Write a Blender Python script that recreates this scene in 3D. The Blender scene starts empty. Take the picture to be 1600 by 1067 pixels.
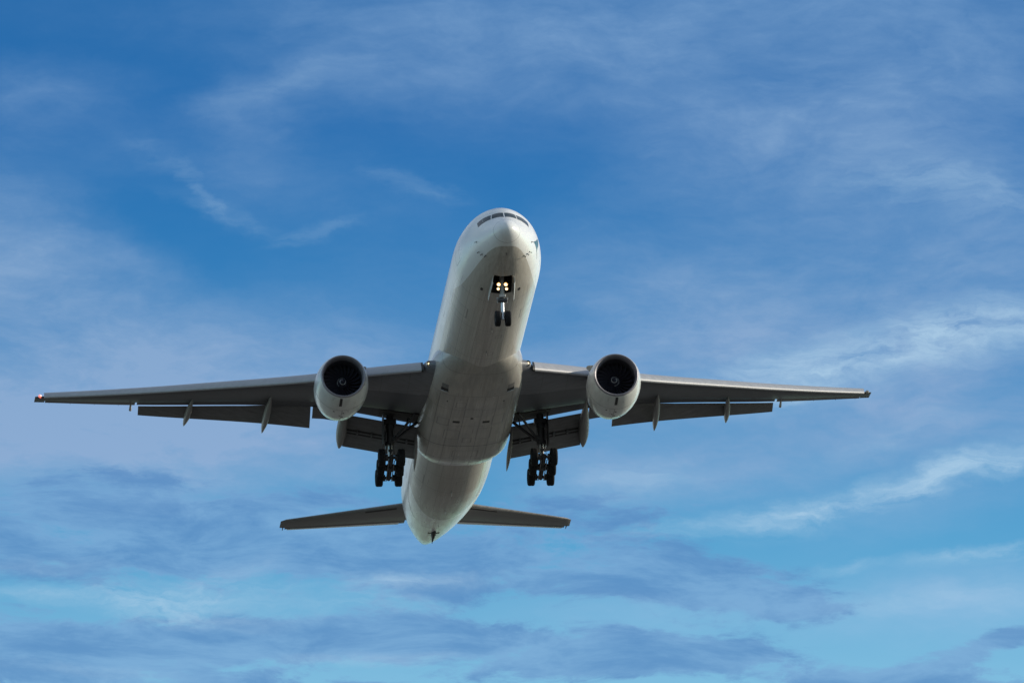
import bpy, math, random
import numpy as np
from mathutils import Matrix, Vector, Euler

random.seed(7)
scene = bpy.context.scene
rad = math.radians

# ------------------------------------------------------------------ camera
ELEV = rad(17.0)                      # the lens looks up at the landing jet
cam_data = bpy.data.cameras.new("camera")
camera = bpy.data.objects.new("camera", cam_data)
scene.collection.objects.link(camera)
camera.location = (0, 0, 1.7)
camera.rotation_euler = (rad(90) + ELEV, 0, 0)
cam_data.sensor_width = 36.0
cam_data.lens = 437.24
cam_data.clip_start = 1.0
cam_data.clip_end = 200000.0
scene.camera = camera

# ------------------------------------------------------------------ exposure
scene.view_settings.view_transform = 'Standard'
scene.view_settings.look = 'None'
scene.view_settings.exposure = 0.0
scene.view_settings.gamma = 1.0

# ------------------------------------------------------------------ sun
SUN_AZ = rad(87.0)                    # clockwise from +Y (the view direction) towards +X
SUN_EL = rad(19.0)
SUN_STRENGTH = 4.2
sun_dir = Vector((math.sin(SUN_AZ) * math.cos(SUN_EL), math.cos(SUN_AZ) * math.cos(SUN_EL), math.sin(SUN_EL)))
sun_data = bpy.data.lights.new("sun", 'SUN')
sun_data.energy = SUN_STRENGTH
sun_data.angle = rad(0.5)
sun_data.color = (1.0, 0.88, 0.70)
sun = bpy.data.objects.new("sun", sun_data)
scene.collection.objects.link(sun)
sun.location = (400, 0, 400)
sun.rotation_euler = sun_dir.to_track_quat('Z', 'Y').to_euler()


# ------------------------------------------------------------------ node helpers
class Nodes:
    def __init__(self, tree):
        self.t = tree
        self.n = tree.nodes
        self.l = tree.links

    def put(self, sock, v):
        if isinstance(v, bpy.types.NodeSocket):
            self.l.new(v, sock)
        elif v is not None:
            sock.default_value = v

    def math(self, op, a, b=None, c=None, clamp=False):
        n = self.n.new('ShaderNodeMath')
        n.operation = op
        n.use_clamp = clamp
        self.put(n.inputs[0], a)
        if b is not None:
            self.put(n.inputs[1], b)
        if c is not None:
            self.put(n.inputs[2], c)
        return n.outputs[0]

    def vmath(self, op, a, b=None, scale=None):
        n = self.n.new('ShaderNodeVectorMath')
        n.operation = op
        self.put(n.inputs[0], a)
        if b is not None:
            self.put(n.inputs[1], b)
        if scale is not None:
            self.put(n.inputs['Scale'], scale)
        return n.outputs[0]

    def sep(self, v):
        n = self.n.new('ShaderNodeSeparateXYZ')
        self.put(n.inputs[0], v)
        return n.outputs

    def comb(self, x, y, z):
        n = self.n.new('ShaderNodeCombineXYZ')
        for i, v in enumerate((x, y, z)):
            self.put(n.inputs[i], v)
        return n.outputs[0]

    def noise(self, vec, scale=1.0, detail=4.0, rough=0.5, dist=0.0, color=False):
        n = self.n.new('ShaderNodeTexNoise')
        self.put(n.inputs['Vector'], vec)
        n.inputs['Scale'].default_value = scale
        n.inputs['Detail'].default_value = detail
        n.inputs['Roughness'].default_value = rough
        n.inputs['Distortion'].default_value = dist
        return n.outputs['Color'] if color else n.outputs[0]

    def step(self, v, lo, hi, a=0.0, b=1.0, smooth=True):
        n = self.n.new('ShaderNodeMapRange')
        n.interpolation_type = 'SMOOTHSTEP' if smooth else 'LINEAR'
        self.put(n.inputs[0], v)
        n.inputs[1].default_value = lo
        n.inputs[2].default_value = hi
        n.inputs[3].default_value = a
        n.inputs[4].default_value = b
        return n.outputs[0]

    def mix(self, fac, a, b, mode='MIX'):
        n = self.n.new('ShaderNodeMix')
        n.data_type = 'RGBA'
        n.blend_type = mode
        self.put(n.inputs[0], fac)
        for i, v in ((6, a), (7, b)):
            if isinstance(v, (tuple, list)):
                v = tuple(v) + ((1.0,) if len(v) == 3 else ())
            self.put(n.inputs[i], v)
        return n.outputs[2]

    def ramp(self, fac, stops):
        n = self.n.new('ShaderNodeValToRGB')
        self.put(n.inputs[0], fac)
        e = n.color_ramp.elements
        while len(e) < len(stops):
            e.new(0.5)
        for k, (p, c) in zip(e, sorted(stops)):
            k.position = p
            k.color = tuple(c) + (1.0,)
        return n.outputs[0]

    def mapping(self, vec, loc=(0, 0, 0), rot=(0, 0, 0), scale=(1, 1, 1), kind='POINT'):
        n = self.n.new('ShaderNodeMapping')
        n.vector_type = kind
        self.put(n.inputs['Vector'], vec)
        n.inputs['Location'].default_value = loc
        n.inputs['Rotation'].default_value = rot
        n.inputs['Scale'].default_value = scale
        return n.outputs[0]


def srgb(r, g, b):
    return tuple(((c / 255) / 12.92 if c / 255 <= 0.04045 else ((c / 255 + 0.055) / 1.055) ** 2.4) for c in (r, g, b))


# ------------------------------------------------------------------ sky: Nishita air with drifting cloud
SKY_STRENGTH = 0.15
world = bpy.data.worlds.new("World")
scene.world = world
world.use_nodes = True
W = Nodes(world.node_tree)
W.n.clear()
sky = W.n.new('ShaderNodeTexSky')
sky.sky_type = 'NISHITA'
sky.sun_disc = False
sky.sun_elevation = SUN_EL
sky.sun_rotation = SUN_AZ
sky.altitude = 0
sky.air_density = 1.0
sky.dust_density = 0.6
sky.ozone_density = 1.5
wdir = W.n.new('ShaderNodeTexCoord').outputs['Generated']
wx, wy, wz = W.sep(wdir)
SPAN = math.atan(800 / 19433.0)
w_az = W.math('MULTIPLY', W.math('ARCTAN2', wx, wy), math.cos(ELEV) / SPAN)
w_el = W.math('DIVIDE', W.math('SUBTRACT', W.math('ARCSINE', wz), ELEV), SPAN)
w_p = W.comb(w_az, w_el, 0.0)          # bearing and height in units of 2.36 degrees

# the air itself: Nishita, graded with height above the horizon
grade = W.step(w_el, -0.70, 0.70, smooth=False)
TINT = [(0.0, (0.90, 1.34, 1.32)), (0.22, (0.40, 0.97, 1.15)), (0.5, (0.15, 0.63, 0.97)), (0.80, (0.07, 0.44, 0.83)), (1.0, (0.08, 0.42, 0.78))]
tint = W.ramp(grade, TINT)
high = W.step(W.math('ARCSINE', wz), rad(20), rad(42))
tint = W.mix(high, tint, (1.0, 1.0, 1.0))
air = W.mix(1.0, sky.outputs[0], tint, 'MULTIPLY')


def px(x, y):
    return ((x - 800) / 800.0, (533.5 - y) / 800.0)


warp1 = W.vmath('SUBTRACT', W.noise(w_p, 1.8, 3, 0.5, color=True), (0.5, 0.5, 0.5))
warp2 = W.vmath('SUBTRACT', W.noise(W.mapping(w_p, scale=(1, 1.8, 1)), 6.0, 8, 0.62, color=True), (0.5, 0.5, 0.5))
w_s = W.vmath('ADD', w_p, W.vmath('MULTIPLY', warp1, (0.25, 0.10, 0.0)))     # softly bent
w_q = W.vmath('ADD', w_s, W.vmath('MULTIPLY', warp2, (0.22, 0.075, 0.0)))    # and frayed


def banks(blobs, base=0.0, frame=None):
    """sum of soft elongated cloud banks, each (x, y, length, thickness, tilt, weight)"""
    acc = base
    for (x, y, a, b, tilt, wgt) in blobs:
        cx, cy = px(x, y)
        m = W.mapping(frame or w_q, (cx, cy, 0), (0, 0, rad(tilt)), (a / 800.0, b / 800.0, 1.0), 'TEXTURE')
        g = W.n.new('ShaderNodeTexGradient')
        g.gradient_type = 'SPHERICAL'
        W.put(g.inputs[0], m)
        acc = W.math('MULTIPLY_ADD', W.step(g.outputs['Fac'], 0, 1), wgt, acc)
    return acc


# thin high veil
veil_banks = banks(base=0.05, blobs=[
    (50, 145, 260, 80, 0, .45), (0, 400, 420, 150, -16, .85), (150, 590, 640, 200, 0, .85), (60, 230, 400, 100, 0, .22),
    (220, 690, 800, 170, 2, .98), (560, 560, 420, 150, 0, .40), (30, 300, 200, 60, 0, .25),
    (470, 150, 300, 70, 14, .22), (400, 220, 130, 160, 12, .28), (520, 300, 300, 110, -8, .18), (600, 420, 300, 80, 0, .12),
    (1150, 40, 1000, 260, 3, .72), (700, 60, 560, 160, 0, .38), (300, 20, 500, 90, 0, .14), (1500, 150, 500, 200, 0, .35), (1400, 290, 500, 160, -8, .50), (1000, 420, 420, 190, 10, .48), (1250, 200, 500, 120, 12, .30),
    (1380, 480, 700, 190, 8, .70), (1530, 620, 400, 150, 0, .55), (1250, 700, 560, 130, 6, .55), (1000, 750, 300, 80, 6, .45),
    (1480, 945, 420, 90, 0, .75), (1000, 960, 300, 60, 0, .4), (900, 640, 380, 120, 0, .35), (1050, 560, 400, 120, 0, .35), (1450, 800, 300, 60, 10, .3)])
veil_tex = W.noise(W.mapping(w_s, scale=(1.5, 3.4, 1), rot=(0, 0, rad(-8))), 2.2, 10, 0.62, 0.35)
veil_thr = W.step(veil_tex, 0.28, 0.70, 0.48, 1.18, smooth=False)
veil_fine = W.noise(W.mapping(w_q, scale=(1.0, 3.2, 1), rot=(0, 0, rad(-14))), 9.0, 8, 0.65)
veil = W.math('MULTIPLY', W.math('MULTIPLY', veil_banks, veil_thr), W.step(veil_fine, 0.3, .7, .72, 1.08, smooth=False), clamp=True)
veil = W.math('MINIMUM', veil, 0.92)
veil_col = W.ramp(grade, [(0.0, srgb(150, 198, 232)), (0.34, srgb(143, 173, 211)), (0.6, srgb(134, 168, 207)), (1.0, srgb(110, 152, 199))])

# fibrous cirrus streaks
fib_banks = banks([
    (1370, 560, 460, 80, 12, .70), (1560, 530, 320, 70, 7, .72), (1240, 590, 200, 50, 18, .40),
    (1380, 780, 300, 40, 14, .78), (1550, 730, 180, 42, 19, .62), (1230, 806, 200, 28, 6, .62), (1050, 830, 130, 26, 4, .55), (1010, 748, 150, 44, 8, .45), (1420, 690, 200, 36, 10, .25),
    (1560, 872, 220, 22, 2, .85), (1330, 878, 100, 14, 4, .45), (1520, 938, 300, 30, 1, .45),
    (1430, 288, 260, 80, -12, .30), (1560, 320, 220, 60, -14, .2), (345, 318, 120, 26, -22, .15), (255, 232, 110, 28, -24, .13), (520, 360, 110, 22, 14, .22), (420, 345, 120, 20, -14, .14),
    (450, 145, 160, 26, 24, .20), (640, 285, 90, 24, -18, .22), (330, 290, 90, 20, -50, .22),
    (250, 942, 290, 44, -2, 1.0), (360, 912, 200, 28, 0, .55), (570, 935, 190, 34, -4, .45), (690, 900, 150, 26, 2, .50), (620, 902, 120, 22, 4, .5),
    (110, 938, 180, 26, 0, .45), (380, 880, 100, 24, 12, .3), (560, 1018, 200, 18, 1, .5), (150, 1050, 200, 14, 0, .35), (60, 890, 140, 20, 2, .3)])
fib_tex = W.noise(W.mapping(w_q, scale=(1.0, 4.2, 1), rot=(0, 0, rad(-10))), 5.0, 10, 0.66, 0.4)
fib = W.math('MULTIPLY', fib_banks, W.step(fib_tex, 0.34, 0.68, 0.06, 1.15, smooth=False), clamp=True)
fib_col = srgb(176, 208, 232)

# low grey-blue stratus sheets in their own shade
low_banks = banks([
    (180, 800, 760, 110, 0, .85), (250, 880, 700, 80, 0, .70), (720, 860, 480, 90, 0, .62), (930, 800, 380, 90, 0, .42),
    (1080, 915, 380, 84, -4, 1.0), (1240, 945, 170, 46, -4, .65), (640, 935, 340, 50, 4, .35),
    (100, 1010, 600, 90, 0, 1.0), (500, 985, 420, 60, 2, .80), (860, 1010, 500, 70, 0, .95), (1080, 1035, 400, 52, 0, .70), (300, 1066, 900, 50, 0, .60),
    (1400, 1058, 330, 50, 2, 1.0), (1540, 1012, 170, 36, 8, .9), (1450, 1085, 300, 34, 0, .8), (420, 820, 340, 60, 3, .40), (1150, 760, 300, 70, 4, .25)], frame=w_s)
low_tex = W.noise(W.mapping(w_s, scale=(1.0, 3.6, 1)), 3.4, 12, 0.66, 0.3)
low_fine = W.noise(W.mapping(w_q, scale=(1.0, 3.0, 1)), 14.0, 6, 0.6)
low = W.math('ADD', low_banks, W.math('MULTIPLY', W.math('SUBTRACT', low_tex, 0.5), 2.4))
low = W.math('ADD', low, W.math('MULTIPLY', W.math('SUBTRACT', low_fine, 0.5), 0.95))
low = W.math('MULTIPLY', W.step(low, 0.26, 0.72), W.step(low_banks, 0.03, 0.45))
low = W.math('MULTIPLY', low, 0.84)
low_col = W.mix(W.step(low_tex, 0.36, 0.66), srgb(124, 170, 213), srgb(92, 141, 194))

cloud_gain = 1.0 / SKY_STRENGTH


def lit(c):
    return W.vmath('MULTIPLY', c, (cloud_gain, cloud_gain, cloud_gain))


col = W.mix(veil, air, lit(veil_col))
col = W.mix(low, col, lit(low_col))
col = W.mix(W.math('MULTIPLY', fib, 0.78), col, lit(fib_col))
# out of view, broken cloud is added and kept brighter as fill light
all_tex = W.noise(wdir, 3.0, 8, 0.55)
wide = W.math('MULTIPLY', W.step(all_tex, 0.36, 0.66, 0.0, 0.85), W.step(W.math('ABSOLUTE', w_az), 1.3, 4.0))
col = W.mix(wide, col, lit((0.66, 0.72, 0.80)))
bg = W.n.new('ShaderNodeBackground')
bg.inputs['Strength'].default_value = SKY_STRENGTH
W.put(bg.inputs['Color'], col)
wout = W.n.new('ShaderNodeOutputWorld')
W.l.new(bg.outputs[0], wout.inputs['Surface'])


# ------------------------------------------------------------------ materials
def material(name):
    m = bpy.data.materials.new(name)
    m.use_nodes = True
    k = Nodes(m.node_tree)
    b = m.node_tree.nodes['Principled BSDF']
    return m, k, b


def plain(name, colr, rough=0.5, metal=0.0, coat=0.0, grain=0.12, gscale=(3, .5, 3)):
    m, k, b = material(name)
    tc = k.n.new('ShaderNodeTexCoord').outputs['Object']
    nz = k.noise(k.mapping(tc, scale=gscale), 1.5, 6, 0.6)
    f = k.step(nz, 0.3, 0.7, 1.0 - grain, 1.0 + grain * .5, smooth=False)
    k.put(b.inputs['Base Color'], k.vmath('MULTIPLY', tuple(colr), k.comb(f, f, f)))
    k.put(b.inputs['Roughness'], k.step(nz, 0.3, 0.7, rough * 0.9, min(1, rough * 1.15)))
    b.inputs['Metallic'].default_value = metal
    b.inputs['Coat Weight'].default_value = coat
    b.inputs['Coat Roughness'].default_value = 0.12
    return m


def glow(name, colr, strength):
    m, k, b = material(name)
    b.inputs['Base Color'].default_value = (.8, .8, .8, 1)
    b.inputs['Emission Color'].default_value = tuple(colr) + (1,)
    b.inputs['Emission Strength'].default_value = strength
    return m


def seams(k, coord, places, width):
    """1 on thin lines coord = place, else 0"""
    acc = None
    for p in places:
        d = k.math('ABSOLUTE', k.math('SUBTRACT', coord, p))
        v = k.step(d, width * 0.4, width, 1.0, 0.0)
        acc = v if acc is None else k.math('MAXIMUM', acc, v)
    return acc


def fuselage_paint(name, fairing=False):
    m, k, b = material(name)
    tc = k.n.new('ShaderNodeTexCoord').outputs['Object']
    l, s, h = k.sep(tc)
    al = k.math('ABSOLUTE', l)
    ang = k.math('ARCTAN2', al, k.math('MULTIPLY', h, -1.0))      # 0 at keel, pi/2 at the side
    # grey belly: rounded front below the radome, rounded end under the tail
    if fairing:
        front = k.math('SUBTRACT', 41.5, k.math('ADD', s, k.math('MULTIPLY', k.math('POWER', al, 2.0), 0.10)))
        side = k.math('SUBTRACT', -1.35, h)
        grey = k.math('MULTIPLY', k.step(front, -.05, .05), k.step(side, -.1, .1))
    else:
        nose = k.math('SUBTRACT', k.math('SUBTRACT', s, 1.18), k.math('MULTIPLY', k.math('POWER', al, 2.4), 0.79))
        tail = k.math('SUBTRACT', k.math('SUBTRACT', 58.6, s), k.math('MULTIPLY', k.math('POWER', al, 2.0), 0.80))
        side = k.math('SUBTRACT', -1.15, h)
        grey = k.math('MULTIPLY', k.step(nose, -.04, .04), k.step(tail, -.05, .05))
        grey = k.math('MULTIPLY', grey, k.step(side, -.04, .04))
    base = k.mix(grey, (0.70, 0.715, 0.72), (0.40, 0.385, 0.35) if fairing else (0.49, 0.47, 0.43))
    # streaks of grime running aft, and a tone that darkens towards the keel
    st1 = k.noise(k.mapping(tc, scale=(3.2, .10, 2.0)), 1.3, 7, 0.62)
    st2 = k.noise(k.mapping(tc, scale=(9.0, .16, 5.0)), 1.5, 5, 0.6)
    bl = k.noise(tc, 0.55, 6, 0.6)
    dirt = k.math('ADD', k.math('MULTIPLY', st1, .6), k.math('MULTIPLY', st2, .4))
    dirt = k.step(dirt, 0.36, 0.64)
    keel = k.step(ang, 0.15, 1.15, 1.0, 0.10)
    dirt = k.math('MAXIMUM', dirt, k.step(k.noise(k.mapping(tc, scale=(5.5, .05, 3.5)), 1.7, 4, 0.6), .52, .66))
    amt = k.math('MULTIPLY', k.math('MULTIPLY', k.math('MULTIPLY_ADD', dirt, 0.85, 0.15), keel), k.math('MULTIPLY_ADD', grey, 0.50, 0.14))
    soot = k.math('MULTIPLY', k.math('MULTIPLY', grey, k.step(s, 40.0, 47.0)), k.step(st1, 0.25, 0.7, 0.62, 0.38))
    base = k.mix(soot, base, (0.24, 0.225, 0.19))
    base = k.mix(amt, base, (0.22, 0.20, 0.175))
    base = k.mix(k.math('MULTIPLY', k.step(bl, 0.5, 0.75), 0.14), base, (0.25, 0.24, 0.22))
    # seams
    if fairing:
        ln = seams(k, s, (23.2, 26.9, 29.6, 33.0, 37.3, 40.2), 0.045)
        lat = k.math('MULTIPLY', seams(k, al, (0.62, 1.55, 2.6), 0.04), k.step(s, 27.0, 27.05))
        hard = seams(k, s, (37.3,), 0.07)
        ln = k.math('MULTIPLY', k.math('MAXIMUM', ln, lat), 0.55)
        ln = k.math('MAXIMUM', ln, hard)
        for (s0, l0, ws, wl) in ((30.2, .0, .8, .62), (31.9, 1.9, .9, .4), (32.4, -2.0, .7, .4), (34.6, 1.1, 1.1, .5), (34.9, -1.2, .9, .55), (39.0, 0.1, .7, .9), (28.6, -1.0, .5, .35), (36.0, 0.0, .5, .3)):
            dx = k.math('SUBTRACT', k.math('ABSOLUTE', k.math('SUBTRACT', s, s0)), ws)
            dl = k.math('SUBTRACT', k.math('ABSOLUTE', k.math('SUBTRACT', l, l0)), wl)
            d = k.math('ABSOLUTE', k.math('MAXIMUM', dx, dl))
            ln = k.math('MAXIMUM', ln, k.math('MULTIPLY', k.step(d, .02, .055, 1.0, 0.0), .6))
        tile = k.noise(k.mapping(tc, scale=(.9, .45, .3)), 1.0, 0, 0.0)
        base = k.mix(k.step(tile, .45, .55, 0.0, 0.32), base, (0.2, 0.2, 0.19))
    else:
        ln = seams(k, s, (8.7, 14.6, 20.4, 46.2, 49.4, 53.6, 58.1, 62.4, 70.9), 0.04)
        ln = k.math('MULTIPLY', ln, 0.5)
        lap = k.math('MULTIPLY', seams(k, ang, (0.33, 0.72, 1.02, 1.62, 2.1), 0.010), k.math('MULTIPLY', k.step(s, 7.0, 7.5), k.step(s, 57.5, 58, 1, 0)))
        ln = k.math('MAXIMUM', ln, k.math('MULTIPLY', lap, 0.42))
        belt = k.math('MULTIPLY', k.math('MULTIPLY', k.step(k.math('ABSOLUTE', k.math('ADD', h, 1.12)), 0.04, 0.09, 1.0, 0.0), k.step(s, 44.5, 45.0)), k.step(s, 60.5, 60.7, 1, 0))
        ln = k.math('MAXIMUM', ln, k.math('MULTIPLY', belt, 0.8))
        # doors: thin outlines
        for (s0, h0, ws, hs) in ((7.1, 0.25, .55, .98), (17.5, 0.25, .55, .98), (12.6, -1.85, .9, .62), (52.3, 0.25, .55, .98), (60.7, .55, .5, .95), (48.6, -1.7, .9, .6)):
            dx = k.math('SUBTRACT', k.math('ABSOLUTE', k.math('SUBTRACT', s, s0)), ws)
            dz = k.math('SUBTRACT', k.math('ABSOLUTE', k.math('SUBTRACT', h, h0)), hs)
            d = k.math('ABSOLUTE', k.math('MAXIMUM', dx, dz))
            ln = k.math('MAXIMUM', ln, k.math('MULTIPLY', k.step(d, .018, .045, 1.0, 0.0), .62))
        fr_ = k.math('ABSOLUTE', k.math('SUBTRACT', k.math('MODULO', s, 1.6), 0.8))
        ln = k.math('MAXIMUM', ln, k.math('MULTIPLY', k.step(fr_, .012, .03, 1, 0), k.math('MULTIPLY', k.step(s, 6.8, 7.0), 0.10)))
        for (s0, a0, ws, wa) in ((11.2, .14, .35, .10), (15.9, .20, .28, .07), (19.3, .10, .30, .06), (47.3, .16, .32, .10), (51.0, .12, .42, .08), (56.0, .20, .45, .13), (8.1, .30, .22, .06)):
            dx = k.math('SUBTRACT', k.math('ABSOLUTE', k.math('SUBTRACT', s, s0)), ws)
            da = k.math('MULTIPLY', k.math('SUBTRACT', k.math('ABSOLUTE', k.math('SUBTRACT', k.math('ARCTAN2', l, k.math('MULTIPLY', h, -1.0)), a0)), wa), 3.0)
            d = k.math('ABSOLUTE', k.math('MAXIMUM', dx, da))
            ln = k.math('MAXIMUM', ln, k.math('MULTIPLY', k.step(d, .015, .04, 1.0, 0.0), .5))
        # passenger windows
        wsx = k.math('ABSOLUTE', k.math('SUBTRACT', k.math('MODULO', k.math('ADD', s, 0.1), 0.533), 0.266))
        wmask = k.math('MULTIPLY', k.step(wsx, .10, .13, 1, 0), k.step(k.math('ABSOLUTE', k.math('SUBTRACT', h, 0.72)), .15, .19, 1, 0))
        wmask = k.math('MULTIPLY', wmask, k.math('MULTIPLY', k.step(s, 8.6, 8.7), k.step(s, 59.0, 59.1, 1, 0)))
        base = k.mix(wmask, base, (0.03, 0.035, 0.04))
    base = k.mix(ln, base, (0.05, 0.05, 0.05))
    k.put(b.inputs['Base Color'], base)
    k.put(b.inputs['Roughness'], k.step(st1, 0.3, 0.7, 0.26, 0.42))
    b.inputs['Coat Weight'].default_value = 0.35
    b.inputs['Coat Roughness'].default_value = 0.16
    bump = k.n.new('ShaderNodeBump')
    bump.inputs['Strength'].default_value = 0.12
    bump.inputs['Distance'].default_value = 0.05
    k.put(bump.inputs['Height'], k.noise(k.mapping(tc, scale=(1, .8, 1)), 1.6, 3, 0.5))
    k.l.new(bump.outputs[0], b.inputs['Normal'])
    return m


def wing_paint(name):
    m, k, b = material(name)
    tc = k.n.new('ShaderNodeTexCoord').outputs['Object']
    l, s, h = k.sep(tc)
    al = k.math('ABSOLUTE', l)
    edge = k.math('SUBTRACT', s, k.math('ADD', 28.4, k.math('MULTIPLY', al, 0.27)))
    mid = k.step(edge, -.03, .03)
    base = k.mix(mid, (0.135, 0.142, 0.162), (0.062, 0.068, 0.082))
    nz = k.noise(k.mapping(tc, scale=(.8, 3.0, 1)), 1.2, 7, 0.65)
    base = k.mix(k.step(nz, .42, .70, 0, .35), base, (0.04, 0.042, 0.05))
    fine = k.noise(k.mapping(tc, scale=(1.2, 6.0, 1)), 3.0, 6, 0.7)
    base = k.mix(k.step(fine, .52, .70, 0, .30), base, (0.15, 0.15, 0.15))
    # chordwise rib seams and spanwise spar seams
    fr = k.math('ABSOLUTE', k.math('SUBTRACT', k.math('MODULO', al, 1.9), 0.95))
    ln = k.math('MULTIPLY', k.step(fr, .015, .045, 1, 0), .30)
    le = k.math('SUBTRACT', s, k.math('MULTIPLY', al, .60))
    ln = k.math('MAXIMUM', ln, k.math('MULTIPLY', seams(k, le, (26.2, 29.3, 31.6, 33.4), 0.05), .45))
    base = k.mix(ln, base, (0.04, 0.04, 0.04))
    # rows of oval access panels between the spars
    for c0, span in ((30.6, 0.80), (32.5, 0.80)):
        ox = k.math('DIVIDE', k.math('SUBTRACT', k.math('MODULO', al, span), span / 2), 0.24)
        oy = k.math('DIVIDE', k.math('SUBTRACT', le, c0), 0.42)
        rr_ = k.math('ADD', k.math('MULTIPLY', ox, ox), k.math('MULTIPLY', oy, oy))
        ring = k.math('MULTIPLY', k.step(rr_, .60, .78), k.step(rr_, .95, 1.15, 1, 0))
        base = k.mix(k.math('MULTIPLY', ring, .55), base, (0.035, 0.035, 0.035))
    k.put(b.inputs['Base Color'], base)
    b.inputs['Roughness'].default_value = 0.45
    return m


MAT = {}
MAT['paint'] = fuselage_paint('aircraft paint')
MAT['fairing'] = fuselage_paint('belly fairing paint', True)
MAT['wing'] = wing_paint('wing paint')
MAT['white'] = plain('white paint', (0.76, 0.775, 0.78), .3, 0, .3, .10)
MAT['cowl'] = plain('engine cowl paint', (0.56, 0.585, 0.575), .3, 0, .35, .14, (2, .4, 2))
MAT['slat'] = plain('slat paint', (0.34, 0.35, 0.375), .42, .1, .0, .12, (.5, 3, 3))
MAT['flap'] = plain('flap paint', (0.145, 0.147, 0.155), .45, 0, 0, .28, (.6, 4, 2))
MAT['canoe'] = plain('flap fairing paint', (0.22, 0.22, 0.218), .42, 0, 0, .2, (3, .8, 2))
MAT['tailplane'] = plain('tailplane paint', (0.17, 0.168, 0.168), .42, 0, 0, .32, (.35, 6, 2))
MAT['metal'] = plain('bare lip metal', (0.27, 0.265, 0.30), .42, .35, 0, .1)
MAT['steel'] = plain('strut steel', (0.20, 0.20, 0.21), .38, .55, 0, .2)
MAT['grime'] = plain('oily gear metal', (0.05, 0.05, 0.055), .5, .3, 0, .4)
MAT['chrome'] = plain('polished oleo', (0.60, 0.61, 0.64), .38, .5, 0, .05)
MAT['gearwhite'] = plain('gear paint', (0.40, 0.40, 0.40), .4, 0, 0, .25)
MAT['tyre'] = plain('tyre rubber', (0.018, 0.018, 0.02), .75, 0, 0, .3)
MAT['tyre'].node_tree.nodes['Principled BSDF'].inputs['Specular IOR Level'].default_value = 0.12
MAT['rim'] = plain('wheel rim', (0.08, 0.08, 0.085), .45, .5, 0, .2)
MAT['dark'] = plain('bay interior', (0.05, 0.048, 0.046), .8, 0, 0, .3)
MAT['fan'] = plain('fan blade titanium', (0.05, 0.05, 0.07), .35, .5, 0, .1)
MAT['duct'] = plain('inlet duct', (0.07, 0.07, 0.085), .45, .2, 0, .15)
MAT['spinner'] = plain('spinner', (0.035, 0.035, 0.05), .35, 0, .2, .1)
MAT['spiral'] = plain('spiral mark', (0.85, 0.85, 0.82), .5)
MAT['hot'] = plain('exhaust metal', (0.16, 0.14, 0.12), .45, .8, 0, .2)
MAT['glass'] = plain('cockpit glass', (0.035, 0.05, 0.06), .22, 0, .0, .1)
MAT['glass'].node_tree.nodes['Principled BSDF'].inputs['Specular IOR Level'].default_value = 0.3
MAT['seal'] = plain('window seal', (0.16, 0.16, 0.16), .5)
MAT['green'] = plain('green mark paint', (0.012, 0.085, 0.075), .3, 0, .3, .1)
MAT['black'] = plain('black fitting', (0.012, 0.012, 0.013), .55)
MAT['grille'] = plain('dark grille', (0.03, 0.03, 0.032), .5, .3)
MAT['lamp'] = glow('landing lamp', (1.0, 0.80, 0.45), 3.6)
MAT['amber'] = glow('amber lamp halo', (1.0, 0.45, 0.10), 1.7)  # glowing ring imitating the warm glare round each landing lamp
MAT['rootlamp'] = glow('wing lamp', (1.0, 0.74, 0.34), 1.6)
MAT['red'] = glow('red position lamp', (1.0, 0.10, 0.03), 0.9)
MAT['lens'] = plain('clear lens', (0.30, 0.26, 0.22), .1, .3, .6)
MAT['reflector'] = plain('lamp reflector', (0.7, 0.66, 0.6), .2, .9)


def ground_material():
    m, k, b = material('dry ground')
    tc = k.n.new('ShaderNodeTexCoord').outputs['Object']
    n1 = k.noise(tc, 0.004, 8, 0.6)
    n2 = k.noise(tc, 0.6, 6, 0.6)
    c = k.mix(k.step(n1, .4, .6), (0.125, 0.115, 0.10), (0.085, 0.085, 0.075))
    c = k.mix(k.step(n2, .4, .7, 0, .4), c, (0.15, 0.14, 0.125))
    k.put(b.inputs['Base Color'], c)
    b.inputs['Roughness'].default_value = 0.9
    return m


# ------------------------------------------------------------------ placing the aircraft
# aircraft frame: x sideways (+ = the jet's left wing), y aft of the nose, z up, metres
def rot3(rx, ry, rz):
    return Matrix.Rotation(rx, 3, 'X') @ Matrix.Rotation(ry, 3, 'Y') @ Matrix.Rotation(rz, 3, 'Z')


ATT = rot3(ELEV - rad(19.591), rad(-2.044), rad(4.896))
DIST = 894.25
UNIT = 21.731
pivot = Vector(((726.4 - 800) / UNIT, DIST, (533.5 - 611.663) / UNIT))
pivot = Matrix.Rotation(ELEV, 3, 'X') @ pivot + camera.location
nose_pos = pivot - ATT @ Vector((0, 36, 0))

jet = bpy.data.objects.new("jet_airliner", None)
scene.collection.objects.link(jet)
jet.matrix_world = Matrix.Translation(nose_pos) @ ATT.to_4x4()
jet['label'] = "white and grey twin-engine jet airliner coming in to land with wheels and flaps down"
jet['category'] = "airliner"


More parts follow.
